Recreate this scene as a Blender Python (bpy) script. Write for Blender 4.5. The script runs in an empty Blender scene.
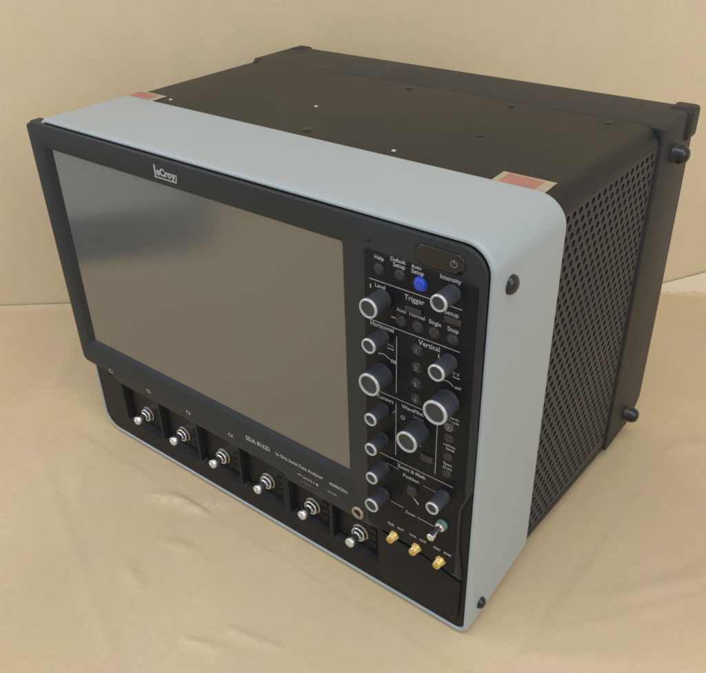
import bpy, bmesh, math, random
from mathutils import Vector, Matrix, noise
random.seed(7)
SC = bpy.context.scene
COL = SC.collection
PI = math.pi
TILT = math.radians(1.2)
ORG = Vector((214.0, 180.0, -118.0 - math.tan(TILT) * 176.0))     # millimetres, point on the paper below the instrument
RX = Matrix.Rotation(TILT, 4, 'X')
MM = 0.001


def loc(x, y, z):                       # instrument millimetres -> metres about the base point
    return Vector(((x - ORG.x) * MM, (y - ORG.y) * MM, (z - ORG.z) * MM))


def wld(x, y, z):                       # same point in the room
    return RX @ loc(x, y, z)


# ------------------------------------------------------------------ materials
def mat(name, col, rough=0.5, metal=0.0, spec=0.5, coat=0.0, nscale=0, nrough=0.0, ncol=0.0, bump=0.0, bscale=400, aniso=None):
    m = bpy.data.materials.new(name); m.use_nodes = True
    nt = m.node_tree; b = nt.nodes['Principled BSDF']
    b.inputs['Base Color'].default_value = (*col, 1)
    b.inputs['Roughness'].default_value = rough
    b.inputs['Metallic'].default_value = metal
    b.inputs['Specular IOR Level'].default_value = spec
    b.inputs['Coat Weight'].default_value = coat
    b.inputs['Coat Roughness'].default_value = 0.08
    tc = nt.nodes.new('ShaderNodeTexCoord')
    if nscale:
        n = nt.nodes.new('ShaderNodeTexNoise'); n.inputs['Scale'].default_value = nscale; n.inputs['Detail'].default_value = 6
        nt.links.new(tc.outputs['Object'], n.inputs['Vector'])
        if nrough:
            r = nt.nodes.new('ShaderNodeMapRange')
            r.inputs[1].default_value = 0.3; r.inputs[2].default_value = 0.7
            r.inputs[3].default_value = rough - nrough; r.inputs[4].default_value = rough + nrough
            nt.links.new(n.outputs['Fac'], r.inputs[0]); nt.links.new(r.outputs[0], b.inputs['Roughness'])
        if ncol:
            cr = nt.nodes.new('ShaderNodeValToRGB')
            cr.color_ramp.elements[0].position = 0.3; cr.color_ramp.elements[1].position = 0.7
            cr.color_ramp.elements[0].color = (*[c * (1 - ncol) for c in col], 1)
            cr.color_ramp.elements[1].color = (*[min(1, c * (1 + ncol)) for c in col], 1)
            nt.links.new(n.outputs['Fac'], cr.inputs[0]); nt.links.new(cr.outputs[0], b.inputs['Base Color'])
    if bump:
        n2 = nt.nodes.new('ShaderNodeTexNoise'); n2.inputs['Scale'].default_value = bscale; n2.inputs['Detail'].default_value = 4
        nt.links.new(tc.outputs['Object'], n2.inputs['Vector'])
        bp = nt.nodes.new('ShaderNodeBump'); bp.inputs['Strength'].default_value = bump; bp.inputs['Distance'].default_value = 0.0004
        nt.links.new(n2.outputs['Fac'], bp.inputs['Height']); nt.links.new(bp.outputs[0], b.inputs['Normal'])
    return m


M = {}
M['silver'] = mat('silver_paint', (0.340, 0.390, 0.418), 0.33, 0.0, 0.5, nscale=6, nrough=0.09, ncol=0.045, bump=0.12, bscale=1800)
M['bezel'] = mat('bezel_plastic', (0.021, 0.0245, 0.028), 0.45, 0, 0.32, nscale=14, nrough=0.07, ncol=0.12, bump=0.10, bscale=1500)
M['panel'] = mat('panel_plastic', (0.0065, 0.007, 0.009), 0.52, 0, 0.24, nscale=20, nrough=0.06, ncol=0.15, bump=0.10, bscale=1500)
M['input'] = mat('input_panel_plastic', (0.0075, 0.009, 0.0125), 0.46, 0, 0.26, nscale=16, nrough=0.07, ncol=0.12, bump=0.1, bscale=1300)
M['groove'] = mat('groove_black', (0.004, 0.004, 0.005), 0.7, nscale=30, ncol=0.2)
M['case'] = mat('case_paint', (0.0105, 0.0125, 0.0145), 0.40, 0, 0.26, nscale=5, nrough=0.06, ncol=0.12, bump=0.25, bscale=1400)
M['grille'] = mat('grille_paint', (0.022, 0.0245, 0.030), 0.5, 0, 0.5, nscale=12, nrough=0.08, ncol=0.15, bump=0.2, bscale=1400)
M['inside'] = mat('case_interior', (0.012, 0.012, 0.013), 0.8, nscale=20, ncol=0.2)
M['rear'] = mat('rear_frame_paint', (0.0185, 0.0195, 0.021), 0.5, 0, 0.42, nscale=10, nrough=0.06, ncol=0.12, bump=0.2, bscale=1200)
M['rubber'] = mat('black_rubber', (0.010, 0.011, 0.013), 0.26, 0, 0.55, nscale=60, nrough=0.05, ncol=0.15)
M['knob'] = mat('knob_rubber', (0.033, 0.040, 0.052), 0.46, 0, 0.45, nscale=60, nrough=0.06, ncol=0.15)
M['cap'] = mat('knob_cap', (0.035, 0.045, 0.052), 0.28, 0.3, 0.6, nscale=60, nrough=0.06, ncol=0.15)
M['ring'] = mat('knob_ring_metal', (0.52, 0.55, 0.59), 0.26, 0.5, 0.6, nscale=80, nrough=0.08)
M['button'] = mat('button_rubber', (0.022, 0.022, 0.026), 0.42, 0, 0.5, nscale=60, nrough=0.06, ncol=0.15)
M['blue'] = mat('blue_button', (0.018, 0.062, 0.50), 0.30, 0, 0.5, nscale=60, nrough=0.05, ncol=0.1)
M['print'] = mat('white_print', (0.39, 0.39, 0.41), 0.55, nscale=500, ncol=0.12)
M['dim'] = mat('grey_print', (0.20, 0.20, 0.22), 0.55, nscale=500, ncol=0.12)
M['chrome'] = mat('nickel_plate', (0.78, 0.79, 0.82), 0.24, 1.0, nscale=120, nrough=0.06)
M['gold'] = mat('gold_plate', (0.90, 0.74, 0.36), 0.26, 1.0, nscale=120, nrough=0.08)
M['bronze'] = mat('aged_nickel', (0.42, 0.38, 0.32), 0.35, 0.9, nscale=120, nrough=0.08)
M['teal'] = mat('teal_plastic', (0.10, 0.22, 0.20), 0.3, nscale=90, ncol=0.1)
M['gloss'] = mat('gloss_black', (0.006, 0.006, 0.008), 0.12, 0, 0.6, nscale=40, nrough=0.03)
M['cream'] = mat('sticker_paper', (0.36, 0.31, 0.22), 0.55, nscale=90, ncol=0.08)
M['red'] = mat('sticker_red', (0.37, 0.165, 0.13), 0.55, nscale=90, ncol=0.12)
M['led'] = mat('dark_lens', (0.03, 0.022, 0.02), 0.25, nscale=60, ncol=0.1)


def screen_mat():
    m = bpy.data.materials.new('display_glass'); m.use_nodes = True
    nt = m.node_tree; b = nt.nodes['Principled BSDF']
    b.inputs['Base Color'].default_value = (0.073, 0.073, 0.066, 1)
    b.inputs['Roughness'].default_value = 0.16
    b.inputs['Specular IOR Level'].default_value = 1.0
    b.inputs['IOR'].default_value = 1.9
    tc = nt.nodes.new('ShaderNodeTexCoord')
    n = nt.nodes.new('ShaderNodeTexNoise'); n.inputs['Scale'].default_value = 7; n.inputs['Detail'].default_value = 5
    nt.links.new(tc.outputs['Object'], n.inputs['Vector'])
    r = nt.nodes.new('ShaderNodeMapRange')
    r.inputs[3].default_value = 0.10; r.inputs[4].default_value = 0.20
    nt.links.new(n.outputs['Fac'], r.inputs[0]); nt.links.new(r.outputs[0], b.inputs['Roughness'])
    return m


M['screen'] = screen_mat()


def paper_mat(name, c0, c1):
    m = bpy.data.materials.new(name); m.use_nodes = True
    nt = m.node_tree; b = nt.nodes['Principled BSDF']
    b.inputs['Roughness'].default_value = 0.62
    b.inputs['Specular IOR Level'].default_value = 0.35
    tc = nt.nodes.new('ShaderNodeTexCoord')
    mp = nt.nodes.new('ShaderNodeMapping'); mp.inputs['Scale'].default_value = (1, 1, 1)
    nt.links.new(tc.outputs['Object'], mp.inputs['Vector'])
    n = nt.nodes.new('ShaderNodeTexNoise'); n.inputs['Scale'].default_value = 3.2; n.inputs['Detail'].default_value = 8; n.inputs['Roughness'].default_value = 0.6
    nt.links.new(mp.outputs[0], n.inputs['Vector'])
    cr = nt.nodes.new('ShaderNodeValToRGB')
    cr.color_ramp.elements[0].position = 0.3; cr.color_ramp.elements[0].color = (*c0, 1)
    cr.color_ramp.elements[1].position = 0.7; cr.color_ramp.elements[1].color = (*c1, 1)
    nt.links.new(n.outputs['Fac'], cr.inputs[0])
    mp2 = nt.nodes.new('ShaderNodeMapping'); mp2.inputs['Scale'].default_value = (130, 300, 300); mp2.inputs['Rotation'].default_value = (0, 0, math.radians(-40))
    nt.links.new(tc.outputs['Object'], mp2.inputs['Vector'])
    f = nt.nodes.new('ShaderNodeTexNoise'); f.inputs['Scale'].default_value = 1.0; f.inputs['Detail'].default_value = 5
    nt.links.new(mp2.outputs[0], f.inputs['Vector'])
    hn = nt.nodes.new('ShaderNodeTexNoise'); hn.inputs['Scale'].default_value = 14; hn.inputs['Detail'].default_value = 6
    nt.links.new(tc.outputs['Object'], hn.inputs['Vector'])
    hr = nt.nodes.new('ShaderNodeValToRGB')
    hr.color_ramp.elements[0].position = 0.38; hr.color_ramp.elements[0].color = (1.01, 0.99, 0.99, 1)
    hr.color_ramp.elements[1].position = 0.62; hr.color_ramp.elements[1].color = (1.0, 0.995, 0.91, 1)
    nt.links.new(hn.outputs['Fac'], hr.inputs[0])
    hm = nt.nodes.new('ShaderNodeMix'); hm.data_type = 'RGBA'; hm.blend_type = 'MULTIPLY'; hm.inputs[0].default_value = 1.0
    nt.links.new(cr.outputs[0], hm.inputs[6]); nt.links.new(hr.outputs[0], hm.inputs[7])
    mx = nt.nodes.new('ShaderNodeMix'); mx.data_type = 'RGBA'; mx.blend_type = 'OVERLAY'; mx.inputs[0].default_value = 0.09
    nt.links.new(hm.outputs[2], mx.inputs[6]); nt.links.new(f.outputs['Fac'], mx.inputs[7])
    at = nt.nodes.new('ShaderNodeAttribute'); at.attribute_name = 'scuff_edge_light'  # crease scuffs, plus edge light painted into the paper colour
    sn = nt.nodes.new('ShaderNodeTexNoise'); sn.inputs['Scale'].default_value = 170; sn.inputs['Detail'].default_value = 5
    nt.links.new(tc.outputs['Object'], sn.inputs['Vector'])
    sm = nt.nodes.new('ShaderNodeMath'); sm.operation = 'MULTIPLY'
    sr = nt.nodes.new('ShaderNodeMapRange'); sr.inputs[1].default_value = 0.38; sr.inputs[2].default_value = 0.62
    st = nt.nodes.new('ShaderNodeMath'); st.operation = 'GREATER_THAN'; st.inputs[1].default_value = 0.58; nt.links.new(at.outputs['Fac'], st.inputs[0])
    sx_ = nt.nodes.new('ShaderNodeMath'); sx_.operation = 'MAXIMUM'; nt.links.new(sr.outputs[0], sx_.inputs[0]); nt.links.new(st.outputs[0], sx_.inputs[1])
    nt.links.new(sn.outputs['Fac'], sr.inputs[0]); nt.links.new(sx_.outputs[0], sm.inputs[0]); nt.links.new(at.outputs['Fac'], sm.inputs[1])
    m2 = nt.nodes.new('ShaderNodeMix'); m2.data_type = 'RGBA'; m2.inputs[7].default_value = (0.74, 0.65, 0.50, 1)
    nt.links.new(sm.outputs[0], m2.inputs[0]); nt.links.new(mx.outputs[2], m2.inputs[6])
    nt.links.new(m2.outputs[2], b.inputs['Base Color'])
    # soft creasing
    v = nt.nodes.new('ShaderNodeTexNoise'); v.inputs['Scale'].default_value = 9; v.inputs['Detail'].default_value = 7; v.inputs['Roughness'].default_value = 0.55; v.inputs['Distortion'].default_value = 0.6
    nt.links.new(tc.outputs['Object'], v.inputs['Vector'])
    b1 = nt.nodes.new('ShaderNodeBump'); b1.inputs['Strength'].default_value = 0.16; b1.inputs['Distance'].default_value = 0.006
    nt.links.new(v.outputs['Fac'], b1.inputs['Height'])
    b2 = nt.nodes.new('ShaderNodeBump'); b2.inputs['Strength'].default_value = 0.08; b2.inputs['Distance'].default_value = 0.0006
    nt.links.new(f.outputs['Fac'], b2.inputs['Height']); nt.links.new(b1.outputs[0], b2.inputs['Normal'])
    nt.links.new(b2.outputs[0], b.inputs['Normal'])
    return m


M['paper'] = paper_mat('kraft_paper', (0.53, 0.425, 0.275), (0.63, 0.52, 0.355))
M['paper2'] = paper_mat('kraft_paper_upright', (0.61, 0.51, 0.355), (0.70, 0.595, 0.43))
M['ground'] = mat('pale_floor', (0.80, 0.81, 0.74), 0.6, nscale=3, nrough=0.1, ncol=0.1)
M['floor'] = mat('dark_floor', (0.06, 0.065, 0.07), 0.55, nscale=4, nrough=0.1, ncol=0.2)

# ------------------------------------------------------------------ object helpers
ROOT = bpy.data.objects.new('oscilloscope', None); COL.objects.link(ROOT)
ROOT['label'] = 'black and silver bench oscilloscope with a wide blank screen standing on brown kraft paper'
ROOT['category'] = 'oscilloscope'
ROOT.empty_display_size = 0.05
ROOT.rotation_euler = (TILT, 0, 0)


def link(name, bm, m, parent=ROOT, smooth=40, origin=None, mm=True, label=None):
    """turn a bmesh (instrument millimetres) into one object; origin = local pivot in mm"""
    bmesh.ops.remove_doubles(bm, verts=bm.verts, dist=1e-5)
    bmesh.ops.recalc_face_normals(bm, faces=bm.faces)
    off = Vector(origin) if origin is not None else ORG
    if mm:
        for v in bm.verts:
            v.co = (v.co - off) * MM
    me = bpy.data.meshes.new(name); bm.to_mesh(me); bm.free()
    if smooth:
        for p in me.polygons: p.use_smooth = True
        try: me.set_sharp_from_angle(angle=math.radians(smooth))
        except Exception: pass
    o = bpy.data.objects.new(name, me); COL.objects.link(o)
    me.materials.append(m)
    if parent is not None:
        o.parent = parent
    if origin is not None:
        po = parent.get('_o') if parent is not None else None
        base = Vector(po) if po is not None else ORG
        o.location = (off - base) * MM
        o['_o'] = list(off)
    elif parent is not None and parent.get('_o') is not None:
        o.location = (ORG - Vector(parent['_o'])) * MM
    if label: o['label'] = label
    return o


def rounded(pts, n=6):
    """[(x, z, r)] -> rounded 2D outline"""
    out = []; N = len(pts)
    for i, (x, z, r) in enumerate(pts):
        p = Vector((x, z)); a = Vector(pts[i - 1][:2]); b = Vector(pts[(i + 1) % N][:2])
        if r <= 0: out.append(p); continue
        u = (a - p).normalized(); v = (b - p).normalized()
        ang = u.angle(v); ka = .98 if pts[i - 1][2] <= 0 else .49; kb = .98 if pts[(i + 1) % N][2] <= 0 else .49
        d = min(r / math.tan(ang / 2), (a - p).length * ka, (b - p).length * kb)
        rr = d * math.tan(ang / 2)
        c = p + (u + v).normalized() * (rr / math.sin(ang / 2))
        s = p + u * d - c; e = p + v * d - c
        tot = s.angle_signed(e)
        for k in range(n + 1):
            t = -tot * k / n
            out.append(c + Vector((s.x * math.cos(t) - s.y * math.sin(t), s.x * math.sin(t) + s.y * math.cos(t))))
    return out


def area2(p):
    return sum(p[i - 1].x * p[i].y - p[i].x * p[i - 1].y for i in range(len(p)))


def inset(p, d):
    """offset an outline inwards by d"""
    s = 1 if area2(p) > 0 else -1
    out = []; N = len(p)
    for i in range(N):
        a = p[i - 1]; b = p[i]; c = p[(i + 1) % N]
        e1 = (b - a); e2 = (c - b)
        if e1.length < 1e-6: e1 = e2
        if e2.length < 1e-6: e2 = e1
        n1 = Vector((-e1.y, e1.x)).normalized() * s; n2 = Vector((-e2.y, e2.x)).normalized() * s
        m = (n1 + n2)
        m = m.normalized() if m.length > 1e-6 else n1
        k = 1 / max(0.4, m.dot(n1))
        out.append(b + m * d * k)
    return out


def ring_verts(bm, outline, f):
    return [bm.verts.new(f(p)) for p in outline]


def bridge(bm, a, b):
    n = len(a)
    for i in range(n):
        j = (i + 1) % n
        try: bm.faces.new((a[i], a[j], b[j], b[i]))
        except ValueError: pass


def fill(bm, loops):
    ed = []
    for l in loops:
        for i in range(len(l)):
            e = bm.edges.get((l[i], l[(i + 1) % len(l)])) or bm.edges.new((l[i], l[(i + 1) % len(l)]))
            ed.append(e)
    bmesh.ops.triangle_fill(bm, use_beauty=True, use_dissolve=False, edges=ed)


ROUND = [(0.0, 1.0), (0.076, 0.617), (0.293, 0.293), (0.617, 0.076), (1.0, 0.0)]   # (depth share, inset share)


def plate(bm, outline, y0, y1, bev=1.0, holes=(), cap_back=True):
    """plate facing -y: front y0, back y1 (y1 > y0), rounded front rim; holes = [(outline, y_to, inner_inset)]"""
    rings = []
    for (dy, di) in reversed(ROUND) if False else ROUND:
        rings.append(ring_verts(bm, inset(outline, bev * di), lambda p, y=y0 + bev * dy: (p.x, y, p.y)))
    back = ring_verts(bm, outline, lambda p: (p.x, y1, p.y)); rings.append(back)
    for a, b in zip(rings, rings[1:]): bridge(bm, a, b)
    loops = [rings[0]]
    for (h, yt, ii) in holes:
        hr = ring_verts(bm, h, lambda p: (p.x, y0, p.y)); loops.append(hr)
        hb = ring_verts(bm, inset(h, ii), lambda p: (p.x, yt, p.y)); bridge(bm, hr, hb)
        if abs(yt - y1) > 0.01 and yt > y1 - 0.01:
            pass
    fill(bm, loops)
    if cap_back:
        fill(bm, [back])


def lathe(bm, prof, c, n=32, axis='-y', rib=0, ribamp=0.0, ribrange=None):
    """prof: [(height along axis, radius)]; c = base centre mm"""
    c = Vector(c)
    rings = []
    for k, (h, r) in enumerate(prof):
        vs = []
        if r < 1e-6:
            vs = None
            p = {'-y': Vector((0, -h, 0)), 'x': Vector((h, 0, 0)), 'z': Vector((0, 0, h)), '-z': Vector((0, 0, -h))}[axis]
            rings.append(bm.verts.new(c + p)); continue
        for i in range(n):
            a = 2 * PI * i / n
            rr = r
            if rib and ribrange and ribrange[0] <= k <= ribrange[1]:
                rr = r + ribamp * (1 if (i % 2) else -1)
            ca, sa = rr * math.cos(a), rr * math.sin(a)
            p = {'-y': Vector((ca, -h, sa)), 'x': Vector((h, ca, sa)), 'z': Vector((ca, sa, h)), '-z': Vector((ca, sa, -h))}[axis]
            vs.append(bm.verts.new(c + p))
        rings.append(vs)
    for a, b in zip(rings, rings[1:]):
        if isinstance(a, list) and isinstance(b, list): bridge(bm, a, b)
        elif isinstance(a, list):
            for i in range(n): bm.faces.new((a[i], a[(i + 1) % n], b))
        else:
            for i in range(n): bm.faces.new((b[i], b[(i + 1) % n], a))
    for r, first in ((rings[0], 1), (rings[-1], 0)):
        if isinstance(r, list):
            try: bm.faces.new(r)
            except ValueError: pass


def box(bm, x0, x1, y0, y1, z0, z1, bev=0.0):
    vs = [bm.verts.new((x, y, z)) for x in (x0, x1) for y in (y0, y1) for z in (z0, z1)]
    f = [(0, 1, 3, 2), (4, 6, 7, 5), (0, 4, 5, 1), (2, 3, 7, 6), (0, 2, 6, 4), (1, 5, 7, 3)]
    fs = [bm.faces.new([vs[i] for i in q]) for q in f]
    if bev:
        es = list({e for g in fs for e in g.edges})
        bmesh.ops.bevel(bm, geom=es, offset=bev, segments=3, affect='EDGES', profile=0.5)


DG = None


def text(bm, s, x, z, y, width=None, size=3.5, bold=0.0, align='CENTER', spacing=1.0, rot=0.0, maxw=None):
    """flat printed lettering on a face looking towards -y"""
    cu = bpy.data.curves.new('t', 'FONT'); cu.body = s; cu.size = 1.0; cu.align_x = align; cu.offset = bold
    cu.space_character = spacing; cu.resolution_u = 3
    o = bpy.data.objects.new('t', cu); COL.objects.link(o)
    dg = bpy.context.evaluated_depsgraph_get(); dg.update()
    me = bpy.data.meshes.new_from_object(o.evaluated_get(dg))
    xs = [v.co.x for v in me.vertices]
    k = size if width is None else width / (max(xs) - min(xs))
    t = bmesh.new(); t.from_mesh(me)
    vm = {}
    for v in t.verts:
        px, pz = v.co.x * k, (v.co.y - 0.35) * k
        px, pz = px * math.cos(rot) - pz * math.sin(rot), px * math.sin(rot) + pz * math.cos(rot)
        vm[v] = bm.verts.new((x + px, y, z + pz))
    for f in t.faces:
        try: bm.faces.new([vm[v] for v in f.verts])
        except ValueError: pass
    t.free(); bpy.data.objects.remove(o); bpy.data.curves.remove(cu); bpy.data.meshes.remove(me)


def line(bm, x0, z0, x1, z1, y, w=0.6):
    d = Vector((x1 - x0, z1 - z0)); n = Vector((-d.y, d.x)).normalized() * w / 2
    bm.faces.new([bm.verts.new(p) for p in ((x0 + n.x, y, z0 + n.y), (x1 + n.x, y, z1 + n.y), (x1 - n.x, y, z1 - n.y), (x0 - n.x, y, z0 - n.y))])


def disc(bm, x, z, y, r, n=20, r0=None):
    o = [bm.verts.new((x + r * math.cos(2 * PI * i / n), y, z + r * math.sin(2 * PI * i / n))) for i in range(n)]
    if r0 is None: bm.faces.new(o)
    else:
        q = [bm.verts.new((x + r0 * math.cos(2 * PI * i / n), y, z + r0 * math.sin(2 * PI * i / n))) for i in range(n)]
        bridge(bm, o, q)


# ------------------------------------------------------------------ silver front frame
XL, XR, ZT = -17.0, 446.0, 227.0


def frame_outline(ins, zb):
    r = lambda q: max(2.0, q - ins)
    return rounded([(XL + ins, zb + ins, r(22)), (XR + (-ins), zb + ins, r(11)), (XR - ins, ZT - ins, r(22)), (XL + ins, ZT - ins, r(16))], 8)


def rear_y(z):                          # bowed rear edge of the frame
    t = min(1, max(0, (z + 101) / 328))
    k = t * t * (3 - 2 * t)
    return 97.0 - 3.5 * k + 11.5 * math.sin(PI * t) ** 0.8


def zbot(y):
    return -117.0 + 15.5 * max(0, min(1, (y - 8) / 89.0))


bm = bmesh.new()
prof = [(4.6, 40), (4.6, 6.0), (4.4, 3.0), (3.6, 1.9), (2.2, 1.8), (1.0, 2.7), (0.3, 4.3), (0.0, 6.5), (0, 20), (0, 40), (0, 65)]
rings = []
for (i, y) in prof:
    rings.append(ring_verts(bm, frame_outline(i, zbot(y)), lambda p, y=y: (p.x, y, p.y)))
for off, i in ((-3.0, 0.0), (-1.0, 0.15), (-0.2, 0.7), (0, 1.4), (0, 5.5)):
    zz = zbot(97)
    rings.append([bm.verts.new((p.x, rear_y(p.y) + off, p.y)) for p in frame_outline(i, zz)])
for a, b in zip(rings, rings[1:]): bridge(bm, a, b)
FRAME = link('front_frame', bm, M['silver'], smooth=35)

# ------------------------------------------------------------------ display bezel (upper front moulding)
bez = rounded([(-30.5, -34.5, 7), (14, -35.5, 6), (26, -42.0, 5), (256, -43.0, 4), (262, -49, 3), (352, -50, 3), (362, -46, 8), (400, -48.5, 30), (438.5, -57, 3),
               (433.6, -22, 4), (433.6, 14, 3), (441.6, 36, 4), (441.2, 221.9, 18.5), (-26, 221.9, 2), (-27.5, 219.5, 1.5), (-34, 218, 5)], 6)
hole = rounded([(-12, -8.5, 2.5), (332.5, -8.5, 2.5), (332.0, 200.5, 2.5), (-12, 200.5, 2.5)], 4)
bm = bmesh.new()
# front with the screen opening: sloped reveal to the glass
rings = []
for (dy, di) in ROUND: rings.append(ring_verts(bm, inset(bez, 2.0 * di), lambda p, y=2.0 * dy: (p.x, y, p.y)))
back = ring_verts(bm, bez, lambda p: (p.x, 11, p.y)); rings.append(back)
for a, b in zip(rings, rings[1:]): bridge(bm, a, b)
glass_o = rounded([(-5.2, -3.0, 1.2), (330.4, -3.0, 1.2), (330.4, 198.6, 1.2), (-5.2, 198.6, 1.2)], 4)
h0 = ring_verts(bm, hole, lambda p: (p.x, 0, p.y))
h1 = ring_verts(bm, inset(hole, 0.5), lambda p: (p.x, 0.25, p.y))
h2 = ring_verts(bm, glass_o, lambda p: (p.x, 3.6, p.y))
bridge(bm, h0, h1); bridge(bm, h1, h2)
fill(bm, [rings[0], h0])
hb = ring_verts(bm, hole, lambda p: (p.x, 11, p.y)); fill(bm, [back, hb])
BEZ = link('display_bezel', bm, M['bezel'], smooth=35)

bm = bmesh.new()
g0 = ring_verts(bm, inset(glass_o, -1.5), lambda p: (p.x, 3.8, p.y)); fill(bm, [g0])
g1 = ring_verts(bm, inset(glass_o, -1.5), lambda p: (p.x, 6.5, p.y)); bridge(bm, g0, g1)
SCREEN = link('screen', bm, M['screen'], smooth=0)

# tiny sensor hole, power capsule
bm = bmesh.new(); lathe(bm, [(0.0, 1.9), (0.12, 1.7)], (353.2, -0.02, 206.8), 16)
link('sensor_hole', bm, M['groove'], BEZ)
cap = rounded([(390, 201.8, 6.8), (426, 201.8, 6.8), (426, 215.6, 6.8), (390, 215.6, 6.8)], 8)
bm = bmesh.new(); plate(bm, inset(cap, -0.7), -0.15, 1.5, 0.1); gr = link('power_surround', bm, M['groove'], BEZ)
bm = bmesh.new(); plate(bm, cap, -0.9, 1.5, 0.9); PWR = link('power_button', bm, M['gloss'], BEZ)
bm = bmesh.new()
disc(bm, 418.5, 208.6, -0.95, 2.4, 20, 1.9); line(bm, 418.5, 208.8, 418.5, 211.6, -0.95, 0.5)
link('power_symbol', bm, M['dim'], PWR, 0)

# maker's mark on the top rail
bm = bmesh.new()
text(bm, 'eCro', 153.8, 210.4, -0.12, width=17.6, bold=0.045)
line(bm, 143.4, 215.2, 143.4, 204.6, -0.12, 1.9)
text(bm, 'y', 164.9, 210.4, -0.125, size=9.0, bold=0.045)
line(bm, 142.45, 205.3, 168.2, 205.3, -0.13, 1.1)
line(bm, 167.6, 205.0, 168.6, 211.6, -0.12, 1.1)
link('logo', bm, M['print'], BEZ, 0)


def legend(s_, x, z, w=None, bold=0.0, m='print', par=None, y=-0.12, size=3.5):
    b_ = bmesh.new(); text(b_, s_, x, z, y, width=w, size=size, bold=bold)
    return link('legend', b_, M[m], par or BEZ, 0)


def rule(x0, z0, x1, z1, w=0.6, m='print', par=None, y=-0.12):
    b_ = bmesh.new(); line(b_, x0, z0, x1, z1, y, w)
    return link('divider_line', b_, M[m], par or BEZ, 0)


# lettering on the lower rail of the bezel
for t_, x in (('C1', 17.0), ('C2', 76.5), ('C3', 135.0), ('C4', 192.0)):
    legend(t_, x, -31.2, 6.0, 0.024)
legend('SDA 816Zi', 227.2, -23.6, 29.0, 0.026)
legend('16 GHz Serial Data Analyzer', 275.3, -24.0, 54.0, 0.022)
legend('40/80GS/s', 319.0, -25.4, 19.5, 0.022)
rule(273.6, -34.0, 278.4, -34.0, 0.9)
legend('INPUTS B', 286.2, -34.8, 13.5, 0.01)
rule(294.6, -35.0, 296.8, -35.0, 2.4)
legend('AUX IN', 312.0, -35.4, 9.5, 0.016)
legend('25 GHz MAX', 283.0, -40.6, 12.5, 0.0, 'dim')
for x in (22.8, 82.2, 140.6, 197.6):
    bm = bmesh.new(); box(bm, x - 1.3, x + 1.3, -0.25, 1, -34.0, -31.2, 0.1)
    link('indicator', bm, M['led'], BEZ, 0)

# ------------------------------------------------------------------ control panel overlay
ov = rounded([(350.5, -43.5, 4), (374, -43.8, 20), (401, -46.5, 25), (431.0, -53, 3), (431.2, -20, 3), (431.2, 16, 4), (435.6, 27, 3), (435.6, 198.2, 2), (350.5, 200.4, 2)], 5)
bm = bmesh.new(); plate(bm, inset(ov, -0.9), -0.08, 1.0, 0.06); link('panel_groove', bm, M['groove'], smooth=30)
bm = bmesh.new(); plate(bm, ov, -0.7, 1.0, 0.45); PAN = link('control_panel', bm, M['panel'], smooth=30)
PY = -0.82

T = lambda t_, x, z, w, b_=0.0, m='print': legend(t_, x, z, w, b_, m, PAN, PY)
RL = lambda x0, z0, x1, z1, w=0.55, m='print': rule(x0, z0, x1, z1, w, m, PAN, PY)
T('Help', 362.6, 197.2, 7.6, 0.016)
T('Default', 377.4, 199.4, 11.6, 0.016); T('Setup', 378.4, 196.0, 9.4, 0.016)
T('Auto', 391.6, 199.0, 7.6, 0.016); T('Setup', 392.6, 195.6, 9.4, 0.016)
T('Intensity', 416.6, 198.2, 15.0, 0.013)
T('Level', 363.4, 176.6, 8.2, 0.015)
T('Trigger', 390.5, 175.4, 15.6, 0.012)
T('Setup', 418.6, 174.6, 10.4, 0.013)
T('Auto', 380.6, 164.0, 7.7, 0.013); T('Normal', 392.9, 164.0, 11.8, 0.013); T('Single', 406.7, 163.6, 9.3, 0.013); T('Stop', 420.2, 163.2, 8.2, 0.013)
T('Horizontal', 364.8, 146.2, 19.5, 0.02)
T('Vertical', 403.0, 145.0, 16.6, 0.012)
T('Cursors', 367.4, 86.9, 14.5, 0.016)
T('WavePilot', 391.0, 87.0, 18.5, 0.022)
T('Zoom & Math', 391.2, 30.8, 25.0, 0.02)
T('Select', 396.0, 82.2, 9.0, 0.0, 'dim')
T('Position', 391.0, 24.0, 14.0, 0.015)
T('Zoom', 391.2, -11.6, 9.0, 0.015)
T('LabNote', 422.0, 70.4, 9.4, 0.015); T('book', 423.0, 67.4, 7.0, 0.015)
T('Spec', 421.4, 53.6, 7.0, 0.01); T('trum', 421.4, 50.0, 7.6, 0.01)
T('Search', 424.0, 95.0, 8.4, 0.015); T('Decode', 424.0, 91.8, 8.8, 0.015)
RL(354.5, 180.0, 396.5, 179.8); RL(396.5, 179.8, 426.0, 179.4)
RL(354.0, 148.6, 426.0, 148.6)
RL(377.0, 142.6, 377.0, 96.0); RL(377.0, 87.0, 377.0, 39.5)
RL(356.5, 91.2, 404, 91.2)
RL(411.8, 96.0, 411.5, 39.5)
RL(362.0, 34.6, 426.6, 34.6)
for x, z in ((355.4, 174.5), (410.6, 139.8), (409.6, 128.4)): RL(x, z - 1.5, x, z + 1.5, 0.9)
RL(372.4, 156.6, 376.4, 156.6, 0.8)
for x, z in ((371.8, 133.4), (424.2, 130.8)):
    T('Delay' if x < 400 else '0 V', x, z + 0.4, 5.2); RL(x - 2.4, z - 2.6, x + 3, z - 2.6, 0.7)
for x, z, b_ in ((370.4, 123.0, 'ns'), (421.8, 121.8, 'mV')):
    bm = bmesh.new()
    pts = [(x - 9 + 1.7 * k, z + 1.9 * math.sin(PI * k / 6) - 0.2 * k) for k in range(7)]
    for p, q in zip(pts, pts[1:]): line(bm, *p, *q, PY, 0.6)
    link('arc_mark', bm, M['print'], PAN, 0)
    T(b_, x + 4.4, z - 1.0, 4.6, 0.022)
bm = bmesh.new()
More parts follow.
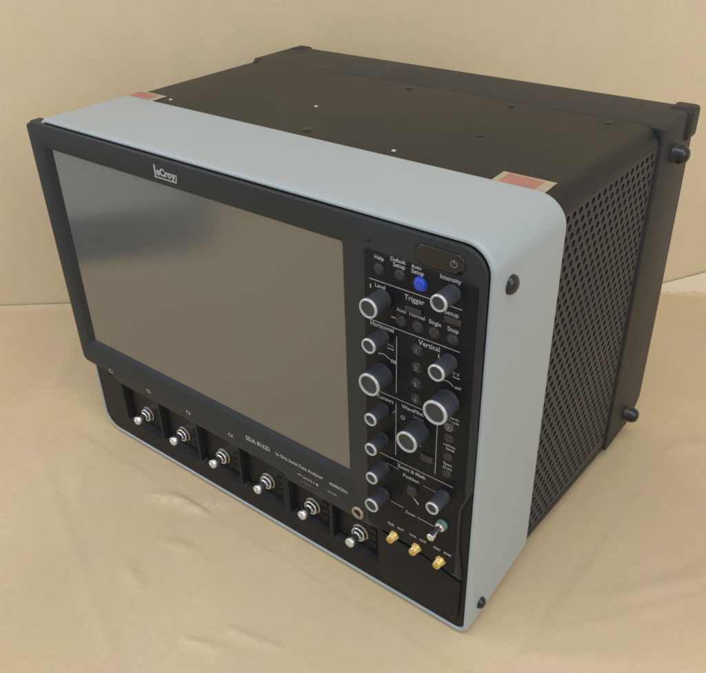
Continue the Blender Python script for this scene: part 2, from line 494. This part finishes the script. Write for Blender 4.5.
line(bm, 374.0, 76.8, 376.4, 80.4, PY, 0.6); line(bm, 376.4, 80.4, 376.8, 76.8, PY, 0.6)
link('arrow_mark', bm, M['dim'], PAN, 0)
bm = bmesh.new(); disc(bm, 383.0, 77.0, PY, 2.0, 14, 0.9); link('ring_mark', bm, M['dim'], PAN, 0)
RL(368, 27.4, 380, 27.0, 0.6, 'dim'); RL(402.0, 22.8, 413, 22.4, 0.6, 'dim')
RL(373, -8.8, 384.5, -9.2, 0.6); RL(397.5, -11.6, 413, -12.2, 0.6)
RL(396.0, 58.4, 399.0, 58.4, 1.0)
RL(391.4, 8.4, 394.4, 5.4, 1.0, 'dim'); RL(394.4, 5.4, 398.4, 1.8, 1.3)
for x, a_, b_ in ((377.6, 'CLK', 'OUT'), (398.6, 'DATA', 'OUT'), (420.8, 'FAST', 'EDGE')):
    T(a_, x - 4.6, -33.4, 6.4, 0.04); T(b_, x + 4.6, -33.4, 6.4, 0.04)

# ------------------------------------------------------------------ knobs
def knob(x, z, r, L=17.0):
    rk = r * 0.96
    bm = bmesh.new()
    n = 56 if r > 7.5 else 44
    lathe(bm, [(0, rk + 0.3), (1.6, rk + 0.3), (2.1, rk + 0.05), (2.6, rk), (L * .55, rk), (L - 2.2, rk), (L - 1.8, rk - .2), (L - 1.7, 0)], (x, -0.7, z), n, rib=1, ribamp=0.18, ribrange=(3, 5))
    k = link('knob', bm, M['knob'], PAN, 30, origin=(x, -0.7, z))
    bm = bmesh.new()
    w = max(1.35, r * 0.205)
    lathe(bm, [(L - 2.0, r - 0.5), (L - 1.7, r), (L - 0.7, r), (L - 0.15, r - 0.35), (L, r - 0.9), (L, r - w + 0.3), (L - 0.2, r - w), (L - 1.6, r - w - 0.15), (L - 1.7, r - w - 0.4)], (x, -0.7, z), 40)
    # drop the flat end caps so that it stays a ring
    for f in [f for f in bm.faces if len(f.verts) > 8]: bm.faces.remove(f)
    link('knob_ring', bm, M['ring'], k, 50)
    bm = bmesh.new()
    lathe(bm, [(L - 1.9, r - w + 0.1), (L - 1.3, r - w - 0.05), (L - 1.55, (r - w) * .7), (L - 1.75, (r - w) * .35), (L - 1.8, 0)], (x, -0.7, z), 32)
    link('knob_cap', bm, M['cap'], k, 60)
    return k


KY = [(418.6, 189.2, 5.9), (365.4, 167.7, 7.2), (365.3, 138.8, 5.7), (365.3, 107.2, 8.8), (418.9, 138.8, 6.1), (419.1, 107.4, 9.2),
      (397.3, 72.2, 8.4), (366.1, 77.2, 5.2), (366.0, 49.9, 5.2), (366.5, 22.5, 5.2), (366.0, -5.3, 6.0), (420.0, 23.0, 5.2)]
for x, z, r in KY: knob(x, z, r)


# ------------------------------------------------------------------ buttons
def button(x, z, r, m, h=2.6, glyph=None):
    bm = bmesh.new()
    lathe(bm, [(0, r + 0.9), (0.25, r + 0.9), (0.3, r + 0.2), (h * .7, r), (h * .92, r * .9), (h, r * .6), (h + 0.1, 0)], (x, -0.7, z), 28)
    b = link('button', bm, m, PAN, 50, origin=(x, -0.7, z))
    if glyph:
        bm = bmesh.new(); text(bm, glyph, x, z, -0.7 - h - 0.16, size=4.4, bold=0.02); link('digit', bm, M['dim'], b, 0)
    return b


for x, z in ((362.8, 189.3), (379.3, 189.6)): button(x, z, 3.5, M['button'], 1.8)
b = button(394.9, 188.0, 4.3, M['blue'], 2.4); b['label'] = 'bright blue button'
for x in (380.5, 393.8, 406.8, 420.6): button(x, 156.3, 3.7, M['button'], 1.8)
for i, z in enumerate((138.4, 124.6, 111.4, 98.2)): button(394.1, z, 3.7, M['button'], 1.8, str(i + 1))
for z in (87.0, 77.0, 60.4, 44.6): button(421.4, z, 3.2 if z != 87.0 else 3.8, M['button'], 1.5)
bm = bmesh.new(); disc(bm, 421.4, 87.0, -2.34, 3.0, 18, 2.3); disc(bm, 421.4, 87.0, -2.4, 1.2, 12); link('button_icon', bm, M['dim'], PAN, 0)
button(392.7, 13.2, 4.4, M['button'], 3.0)


def bar_button(x0, x1, z0, z1):
    bm = bmesh.new(); plate(bm, rounded([(x0, z0, 1), (x1, z0, 1), (x1, z1, 1), (x0, z1, 1)], 3), -2.4, -0.5, 0.6)
    link('bar_button', bm, M['button'], PAN, 40)


bar_button(413.8, 426.4, 167.8, 172.4)
bar_button(399.5, 410.0, 47.6, 53.4)
bar_button(384.0, 397.0, 165.6, 169.6)

# ------------------------------------------------------------------ input panel
bm = bmesh.new()
low = rounded([(-12.2, -111.6, 17), (441.2, -111.6, 7.5), (441.2, 42, 2), (428, 42, 2), (428, -20, 2), (-13.0, -20, 2)], 7)
pk = [(27, 82), (85, 137.5), (140.5, 195), (198, 251), (258.5, 305), (309, 357.5)]
pockets = []
for i, (a, b_) in enumerate(pk):
    zt_ = -40.5 if i < 4 else -51.5
    pockets.append(rounded([(a, -92, 3), (b_, -92, 3), (b_, zt_, 2), (a, zt_, 2)], 3))
f0 = ring_verts(bm, low, lambda p: (p.x, 2.6, p.y)); f1 = ring_verts(bm, low, lambda p: (p.x, 12, p.y)); bridge(bm, f0, f1)
loops = [f0]
for p_ in pockets:
    h0 = ring_verts(bm, p_, lambda p: (p.x, 2.6, p.y)); loops.append(h0)
    i0 = inset(p_, 2.2)
    h1 = [bm.verts.new((p.x, 9.0, p.y + (0.6 if p.y < -80 else 0))) for p in i0]
    bridge(bm, h0, h1); fill(bm, [h1])
fill(bm, loops)
INP = link('input_panel', bm, M['input'], smooth=30)
# raised lower right cover under the control panel
cov = rounded([(361.5, -103.5, 3), (436.5, -103.5, 4), (437.5, -60, 2), (405, -51.5, 30), (361.5, -49.5, 3)], 6)
bm = bmesh.new(); plate(bm, cov, 0.6, 3.2, 0.9); link('cover_plate', bm, M['input'], INP, 35)
# contact slots beside each input
for i, (a, b_) in enumerate(pk):
    for dz in (0, 1, 2):
        bm = bmesh.new()
        z = -64.5 - dz * 7.6
        box(bm, b_ - 13.0, b_ - 6.0, 8.2, 9.6, z - 2.5, z + 2.5, 0.3)
        link('contact_slot', bm, M['groove'], INP, 0)
    bm = bmesh.new(); lathe(bm, [(0, 1.5), (0.8, 1.4), (1.1, 0.9), (1.15, 0)], (a + 8.5, 9.0, -83.5), 14)
    link('screw', bm, M['rubber'], INP, 50)

# coaxial inputs
def coax(x, z):
    bm = bmesh.new()
    c = (x, 9.0, z)
    lathe(bm, [(0, 8.2), (1.2, 8.2), (1.6, 7.6), (1.6, 0)], c, 32)
    k = link('input_connector', bm, M['bronze'], INP, 40, origin=c)
    bm = bmesh.new()
    lathe(bm, [(1.2, 7.0), (4.4, 7.0), (5.0, 6.7), (5.1, 6.3), (4.9, 5.8), (1.6, 5.6)], c, 36)
    for f in [f for f in bm.faces if len(f.verts) > 8]: bm.faces.remove(f)
    link('collar', bm, M['chrome'], k, 50)
    bm = bmesh.new()
    lathe(bm, [(1.4, 3.5), (10.2, 3.5), (10.4, 4.0), (10.9, 4.5), (16.4, 4.5), (17.1, 4.0), (17.1, 2.7), (15.6, 2.4), (15.6, 0)], c, 28)
    link('barrel', bm, M['chrome'], k, 40)
    bm = bmesh.new()
    lathe(bm, [(1.3, 4.4), (6.6, 4.4), (7.0, 4.0), (7.0, 2.9)], c, 6)
    link('hex_nut', bm, M['chrome'], k, 20)


for i, x in enumerate((57.0, 112.2, 168.9, 227.6, 281.8, 335.0)): coax(x, -73.0)

# small trigger socket right of the lower rail
bm = bmesh.new()
c = (339.6, -0.0, -41.0)
lathe(bm, [(0, 6.0), (1.4, 6.0), (1.8, 5.6), (1.8, 3.6), (0.4, 3.2)], c, 32)
for f in [f for f in bm.faces if len(f.verts) > 8]: bm.faces.remove(f)
tr = link('probe_socket', bm, M['bronze'], BEZ, 45, origin=c)
bm = bmesh.new(); lathe(bm, [(0.0, 3.5), (0.3, 3.5), (0.3, 1.0), (1.2, 0.8), (1.3, 0)], c, 24); link('socket_core', bm, M['groove'], tr, 40)

# gold sockets
for x in (377.2, 398.6, 420.6):
    c = (x, -0.7, -42.2)
    bm = bmesh.new(); lathe(bm, [(0, 4.6), (1.8, 4.6), (2.1, 4.3), (2.1, 0)], c, 6)
    g = link('gold_socket', bm, M['gold'], PAN, 20, origin=c)
    bm = bmesh.new()
    prof = [(2.0, 2.9)]
    h = 2.6
    while h < 7.6:
        prof += [(h, 2.7), (h + 0.35, 3.15), (h + 0.7, 2.7)]; h += 0.75
    prof += [(8.4, 2.8), (8.6, 2.5), (8.6, 1.8), (6.5, 1.7), (6.5, 0)]
    lathe(bm, prof, c, 28); link('thread', bm, M['gold'], g, 40)

# calibration post
c = (419.9, -0.7, -5.6)
bm = bmesh.new(); lathe(bm, [(0, 4.6), (2.0, 4.6), (3.0, 4.0), (3.0, 0)], c, 28); ho = link('calibration_post', bm, M['teal'], PAN, 40, origin=c)
bm = bmesh.new(); lathe(bm, [(2.8, 3.9), (4.0, 3.9), (4.4, 2.3), (13.0, 2.1), (13.2, 3.1), (16.6, 3.1), (17.2, 2.5), (17.3, 0)], c, 28); link('pin', bm, M['chrome'], ho, 40)

# ------------------------------------------------------------------ housing behind the frame
def hb_(y): return -101.5 - 13.5 * (y - 97) / 194.0


bm = bmesh.new()
rings = []
for y in (88, 98, 160, 220, 283):
    zb = hb_(y)
    o = rounded([(-17, zb, 6), (441, zb, 3), (441, zb + 8.5, 0), (428, zb + 8.5, 0), (428, 209, 0), (441, 209, 0), (441, 224, 15), (-17, 224, 12)], 5)
    rings.append(ring_verts(bm, o, lambda p, y=y: (p.x, y, p.y)))
for a, b in zip(rings, rings[1:]): bridge(bm, a, b)
fill(bm, [rings[0]]); fill(bm, [rings[-1]])
HOUS = link('housing', bm, M['case'], smooth=40)
# dark liner behind the grille
bm = bmesh.new(); box(bm, 426.0, 429.0, 92, 282, -92, 208.5); link('case_interior', bm, M['inside'], HOUS, 0)

# perforated side grille with real holes
bm = bmesh.new()
P, RH, HR = 10.4, 7.9, 2.85
XO, TH = 440.6, 1.6
y_lo, y_hi = 88.0, 281.0
z_top = 209.5
NG = 12
row = 0; z = z_top - 2.0
def quad(a, b, c_, d):
    bm.faces.new([bm.verts.new((XO, *p)) for p in (a, b, c_, d)])
quad((y_lo, z), (y_hi, z), (y_hi, z_top), (y_lo, z_top))
while z - RH > -95.5:
    zc = z - RH / 2; z1 = z - RH
    off = 0 if row % 2 else P / 2
    y = y_lo + 1.0 + off
    quad((y_lo, z1), (y, z1), (y, z), (y_lo, z))
    while y + P < y_hi - 2:
        yc = y + P / 2
        cir = []; sq = []; inn = []
        for k in range(NG):
            a = 2 * PI * (k + 0.5) / NG
            ca, sa = math.cos(a), math.sin(a)
            cir.append(bm.verts.new((XO, yc + HR * ca, zc + HR * sa)))
            inn.append(bm.verts.new((XO - TH, yc + HR * ca, zc + HR * sa)))
            s_ = min((P / 2) / max(abs(ca), 1e-6), (RH / 2) / max(abs(sa), 1e-6))
            sq.append((yc + s_ * ca, zc + s_ * sa))
        # square rim points (add the corners)
        sv = [bm.verts.new((XO, *q)) for q in sq]
        for k in range(NG):
            j = (k + 1) % NG
            bm.faces.new((cir[k], cir[j], inn[j], inn[k]))
            p, q = sq[k], sq[j]
            onp = abs(abs(p[0] - yc) - P / 2) < 1e-4; onq = abs(abs(q[0] - yc) - P / 2) < 1e-4
            if onp != onq:
                cy = p[0] if onp else q[0]; cz = q[1] if onp else p[1]
                cv = bm.verts.new((XO, cy, cz)); bm.faces.new((cir[k], sv[k], cv, sv[j], cir[j]))
            else:
                bm.faces.new((cir[k], sv[k], sv[j], cir[j]))
        y += P
    quad((y, z1), (y_hi, z1), (y_hi, z), (y, z))
    z = z1; row += 1
quad((y_lo, hb_(y_lo) + 6.5), (y_hi, hb_(y_hi) + 6.5), (y_hi, z), (y_lo, z))
GR = link('side_grille', bm, M['grille'], HOUS, 0)

# screws and dimples of the top cover
for x, y, m, r, lb in ((35.7, 111.5, 'chrome', 1.5, 1), (165.4, 170.4, 'chrome', 1.5, 1), (294.5, 110.5, 'chrome', 1.5, 1), (204, 113.5, 'rubber', 4.2, 0), (199.8, 268, 'rubber', 3.2, 0), (-6, 270, 'rubber', 3.0, 0), (400, 268, 'rubber', 3.0, 0), (310, 268, 'rubber', 2.6, 0), (330, 180, 'rubber', 2.6, 0)):
    bm = bmesh.new(); lathe(bm, [(-0.5, r + 0.5), (0.25, r + 0.5), (0.5, r), (0.95, r * .7), (1.15, r * .3), (1.18, 0)], (x, y, 224.0), 20, axis='z')
    link('screw', bm, M[m], HOUS, 50, label='shiny bare metal screw' if lb else None)

# warning stickers bent over the edge of the frame
def sticker(x0, x1, y0, y1, side):
    bm = bmesh.new(); box(bm, x0, x1, y0, y1, 224.0, 224.35)
    for v in bm.verts:
        v.co.z += 0.25
        v.co.x += (v.co.y - 100) * (-0.06)
    s = link('sticker', bm, M['cream'], HOUS, 0)
    bm = bmesh.new(); box(bm, x0 + 5, x1 - 8, y0 + 2, y1 - 2.6, 224.6, 224.72)
    for v in bm.verts: v.co.x += (v.co.y - 100) * (-0.06)
    link('sticker_print', bm, M['red'], s, 0)
sticker(386.5, 427.5, 93, 117.5, 1)
sticker(-14.5, 25.5, 93, 116.5, 0)

# ------------------------------------------------------------------ rear frame
yz = [(279.5, -114.6, 2.8), (349, -113.0, 8), (367, -93, 8), (366, 0, 0), (358.5, 214, 6), (353, 224.2, 4), (279.5, 224.2, 2.8)]
o = rounded(yz, 5)
bm = bmesh.new()
xs = [(-20.5, 3.0), (-20.1, 1.6), (-19.2, 0.6), (-18, 0.0), (200, 0), (440.6, 0.0), (442.2, 0.35), (443.2, 1.2), (443.6, 2.4)]
rings = [ring_verts(bm, inset(o, i), lambda p, x=x: (x, p.x, p.y)) for x, i in xs]
for a, b in zip(rings, rings[1:]): bridge(bm, a, b)
fill(bm, [rings[0]]); fill(bm, [rings[-1]])
REAR = link('rear_frame', bm, M['rear'], smooth=40)
for sx in (0, 1):
    bm = bmesh.new()
    if sx: box(bm, 424, 446.6, 336, 361.0, 197, 225.6, 4.5)
    else: box(bm, -20.9, 0, 336, 361.0, 197, 224.9, 4.5)
    link('corner_bumper', bm, M['rear'], REAR, 50)
for (y, z) in ((314, 193.5), (326, -92.0)):
    for sx in (1, -1):
        bm = bmesh.new()
        lathe(bm, [(0, 8.6), (0.8, 8.6), (1.3, 8.0), (7.0, 8.0), (9.6, 7.4), (11.6, 6.0), (12.9, 4.0), (13.4, 2.0), (13.6, 0)], (443.4, y, z) if sx > 0 else (-20.4, y, z), 32, axis='x')
        if sx < 0:
            for v in bm.verts: v.co.x = -20.4 - (v.co.x + 20.4)
        link('rubber_foot', bm, M['rubber'], REAR, 60)
# bumper studs on the silver frame
for (y, z, r, h) in ((21.5, 194.0, 6.6, 4.6), (20.0, -92.5, 5.0, 4.4)):
    bm = bmesh.new()
    lathe(bm, [(-0.5, r), (0.6, r), (h * .5, r * .92), (h * .8, r * .68), (h * .96, r * .35), (h, 0)], (XR - 0.1, y, z), 28, axis='x')
    link('bumper_stud', bm, M['rubber'], FRAME, 60)
# feet under the case
gz = lambda y: -118.0 - math.tan(TILT) * (y - 4.0)
for x in (30, 395):
    for y in (118, 318):
        top = hb_(y) + 2; h = top - gz(y)
        bm = bmesh.new(); lathe(bm, [(0, 13), (h * .7, 12), (h - 0.6, 11), (h, 10)], (x, y, top), 24, axis='-z')
        link('bottom_foot', bm, M['rubber'], HOUS, 40)
for x in (40, 415):
    bm = bmesh.new(); lathe(bm, [(0, 5.5), (2.2, 5.3), (2.8, 4.8)], (x, 24, -114.9), 20, axis='-z')
    link('bottom_foot', bm, M['rubber'], FRAME, 40)


# ------------------------------------------------------------------ paper, wall, floor
def struct(name, bm, m, smooth=True):
    me = bpy.data.meshes.new(name); bmesh.ops.recalc_face_normals(bm, faces=bm.faces); bm.to_mesh(me); bm.free()
    if smooth:
        for p in me.polygons: p.use_smooth = True
    me.materials.append(m)
    o = bpy.data.objects.new(name, me); COL.objects.link(o); o['kind'] = 'structure'
    return o


A = wld(-369.5, 81.3, -120.1); B = wld(354.6, 702.3, -133.1)
A.z = B.z = 0
U = (B - A).normalized(); Nn = Vector((U.y, -U.x, 0))       # U along the wall to the right, Nn towards the camera
def pt(u, n, z): return A + U * u + Nn * n + Vector((0, 0, z))


# creases of the paper: (u, n, length, direction, height, width) found on the sheet
def to_un(x, y):
    w = wld(x, y, -118) - A; w.z = 0
    return w.dot(U), w.dot(Nn)


cre = []
for (x0, y0, x1, y1, h, w) in ((112, -36, 175, -8, 3.2, 7), (150, -30, 176, -12, 2.4, 5), (262, -133, 292, -121, 2.2, 3.5), (285, -104, 330, -92, 1.6, 4), (160, -110, 190, -120, 1.8, 6), (170, -70, 195, -62, 1.4, 5),
                               (520, 120, 590, 210, 1.6, 9), (480, 20, 545, 60, 1.2, 9), (60, -90, 20, -60, 1.2, 9), (560, 300, 640, 330, 1.4, 8), (470, 330, 560, 420, 1.4, 10), (-60, -60, 260, -190, 0.8, 6), (500, 60, 640, 250, 0.8, 6), (540, 200, 700, 180, 0.7, 6), (-120, 0, -230, 120, 1.6, 12)):
    a = to_un(x0, y0); b_ = to_un(x1, y1); cre.append((Vector(a), Vector(b_), h * MM, w * MM))


def lift_of(u):
    return (0.0035 + 0.034 * max(0, min(1, (u - 0.93) / 0.12)) ** 1.1) * (1 + 0.25 * noise.noise(Vector((u * 7, 0, 5))))


def scuff_edge_light(u, n):  # crease scuffs only; the painted edge light is joined in the grid loop
    p = Vector((u, n)); r_ = 0
    for a, b_, hh, w in cre[:4]:
        d = b_ - a; t = max(0, min(1, (p - a).dot(d) / d.length_squared)); q = a + d * t
        r = ((p - q).length + 0.004 * noise.noise(Vector((u * 45, n * 45, 2)))) / (w * 0.8)
        if r < 3: r_ = max(r_, math.exp(-r * r) * min(0.5, hh * 190))
    return r_


def paper_h(u, n):
    h = 0.0009 * (noise.noise(Vector((u * 4.1, n * 4.1, 3.3))) + 0.5 * noise.noise(Vector((u * 11, n * 11, 9.1)))) 
    p = Vector((u, n))
    for a, b_, hh, w in cre:
        d = b_ - a; t = max(0, min(1, (p - a).dot(d) / d.length_squared)); q = a + d * t
        wob = 0.003 * noise.noise(Vector((u * 60, n * 60, hh * 900)))
        r = ((p - q).length + wob) / w
        if r < 4: h += hh * math.exp(-r * r) * (0.4 + 0.6 * math.sin(PI * min(1, max(0, t * .9 + .05))))
    return h


bm = bmesh.new()
us = []; u = -0.55
U1, N1 = 1.95, 1.02
NU, NN = 560, 300
grid = []; SCU_LIT = []
n_list = [i / (NN - 1) for i in range(NN)]
for j in range(NN):
    n = N1 * n_list[j]
    rowv = []
    for i in range(NU):
        u_ = -0.20 + (U1 + 0.20) * i / (NU - 1)
        h = paper_h(u_, n)
        foot = 1.0
        w = pt(u_, n, 0)
        # flat under the instrument
        q = w
        if -0.26 < q.x < 0.27 and -0.2 < q.y < 0.2: h = min(h, 0.0) * 0.3 - 0.0005
        # back edge turns up against the wall
        lift = lift_of(u_)
        s = max(0, 1 - n / (0.010 + lift * 1.1))
        SCU_LIT.append(scuff_edge_light(u_, n))
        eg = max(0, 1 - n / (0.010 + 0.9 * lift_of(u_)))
        SCU_LIT[-1] = max(SCU_LIT[-1], 0.62 * min(1, eg * 3) * max(0, min(1, (u_ - 0.90) / 0.05)))  # paler colour painted in for light caught on the upturned right edge
        rowv.append(bm.verts.new(pt(u_, n + 0.007, h * (1 - s) + lift * s ** 1.6)))
    grid.append(rowv)
for a, b_ in zip(grid, grid[1:]):
    for i in range(NU - 1): bm.faces.new((a[i], a[i + 1], b_[i + 1], b_[i]))
ex = [[bm.verts.new(pt(-0.92 + 0.073 * i, 0.43 + 0.06 * j, -0.001 + 0.0006 * noise.noise(Vector((i * .7, j * .7, 2.2))))) for i in range(11)] for j in range(11)]
for a, b_ in zip(ex, ex[1:]):
    for i in range(10): bm.faces.new((a[i], a[i + 1], b_[i + 1], b_[i]))
SCU_LIT += [0.0] * 121
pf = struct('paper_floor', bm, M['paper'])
pf.data.attributes.new('scuff_edge_light', 'FLOAT', 'POINT').data.foreach_set('value', SCU_LIT)

bm = bmesh.new()
grid = []
for j in range(60):
    z = -0.004 + 1.3 * j / 59
    rowv = []
    for i in range(160):
        u_ = -0.7 + 2.9 * i / 159
        d = 0.006 * noise.noise(Vector((u_ * 2.1, z * 1.6, 1.1))) + 0.0022 * noise.noise(Vector((u_ * 7, z * 5, 4.1)))
        # vertical soft fold of the upright sheet
        d += 0.004 * math.exp(-((u_ - 0.27 - 0.05 * z) / 0.012) ** 2)
        rowv.append(bm.verts.new(pt(u_, 0.005 + d * min(1, z * 8 + .15), z)))
    grid.append(rowv)
for a, b_ in zip(grid, grid[1:]):
    for i in range(159): bm.faces.new((a[i], a[i + 1], b_[i + 1], b_[i]))
struct('paper_wall', bm, M['paper2'])

bm = bmesh.new()
lo_ = [(-0.40, -0.25), (2.3, -0.25), (2.3, 1.15), (-1.0, 1.15), (-1.0, 0.40), (-0.40, 0.40)]
ta = [bm.verts.new(pt(*q, -0.005)) for q in lo_]; tb = [bm.verts.new(pt(*q, -0.045)) for q in lo_]
bridge(bm, ta, tb); fill(bm, [ta]); fill(bm, [tb])
struct('table_top', bm, M['floor'], False)
bm = bmesh.new()
bm.faces.new([bm.verts.new(p) for p in (pt(-9, 9, -0.75), pt(9, 9, -0.75), pt(9, -9, -0.75), pt(-9, -9, -0.75))])
struct('floor', bm, M['ground'], False)

# ------------------------------------------------------------------ camera
F, W_, C = 788.2263, 706.0, (636.20043, -369.00671, 421.96743)
R = [[0.786823365096828, 0.6167829873959477, -0.022084804654631043], [0.31027509315430135, -0.42624053229009806, -0.8497342968252741], [-0.5335150969802005, 0.6617384340447392, -0.5267484088274245]]
cam = bpy.data.cameras.new('camera'); co = bpy.data.objects.new('camera', cam); COL.objects.link(co)
m3 = Matrix(((R[0][0], -R[1][0], -R[2][0]), (R[0][1], -R[1][1], -R[2][1]), (R[0][2], -R[1][2], -R[2][2]))).to_4x4()
m3 = Matrix.Translation(loc(*C)) @ m3
co.matrix_world = RX @ m3
cam.sensor_width = 36; cam.lens = 36 * F / W_
cam.clip_start = 0.02; cam.clip_end = 100
SC.camera = co

# ------------------------------------------------------------------ light
wd = bpy.data.worlds.new('World'); SC.world = wd; wd.use_nodes = True
bg = wd.node_tree.nodes['Background']; bg.inputs[0].default_value = (0.93, 0.95, 1.0, 1); bg.inputs[1].default_value = 0.72


def area(name, p, target, sx, sy, power, col):
    l = bpy.data.lights.new(name, 'AREA'); l.shape = 'RECTANGLE'; l.size = sx; l.size_y = sy; l.energy = power; l.color = col
    o = bpy.data.objects.new(name, l); COL.objects.link(o)
    o.location = p; o.rotation_euler = (Vector(target) - Vector(p)).to_track_quat('-Z', 'Y').to_euler()
    return o


area('ceiling_lamp', (0.6, -0.7, 2.2), (0.2, 0.1, 0), 1.5, 1.0, 14, (1.0, 0.97, 0.92))
area('window_light', (-1.5, -1.1, 1.3), (-0.1, 0.3, 0.15), 1.4, 1.4, 14, (0.84, 0.92, 1.0))
area('right_fill', (1.9, -0.7, 1.3), (0.4, 0.3, 0.1), 1.2, 1.2, 12, (1.0, 0.90, 0.70))  # unseen warm fill, added to brighten the right side

SC.cycles.filter_width = 1.7
SC.view_settings.view_transform = 'Standard'
SC.view_settings.look = 'None'
SC.view_settings.exposure = 0
SC.view_settings.gamma = 1
for o in bpy.data.objects:
    if '_o' in o: del o['_o']
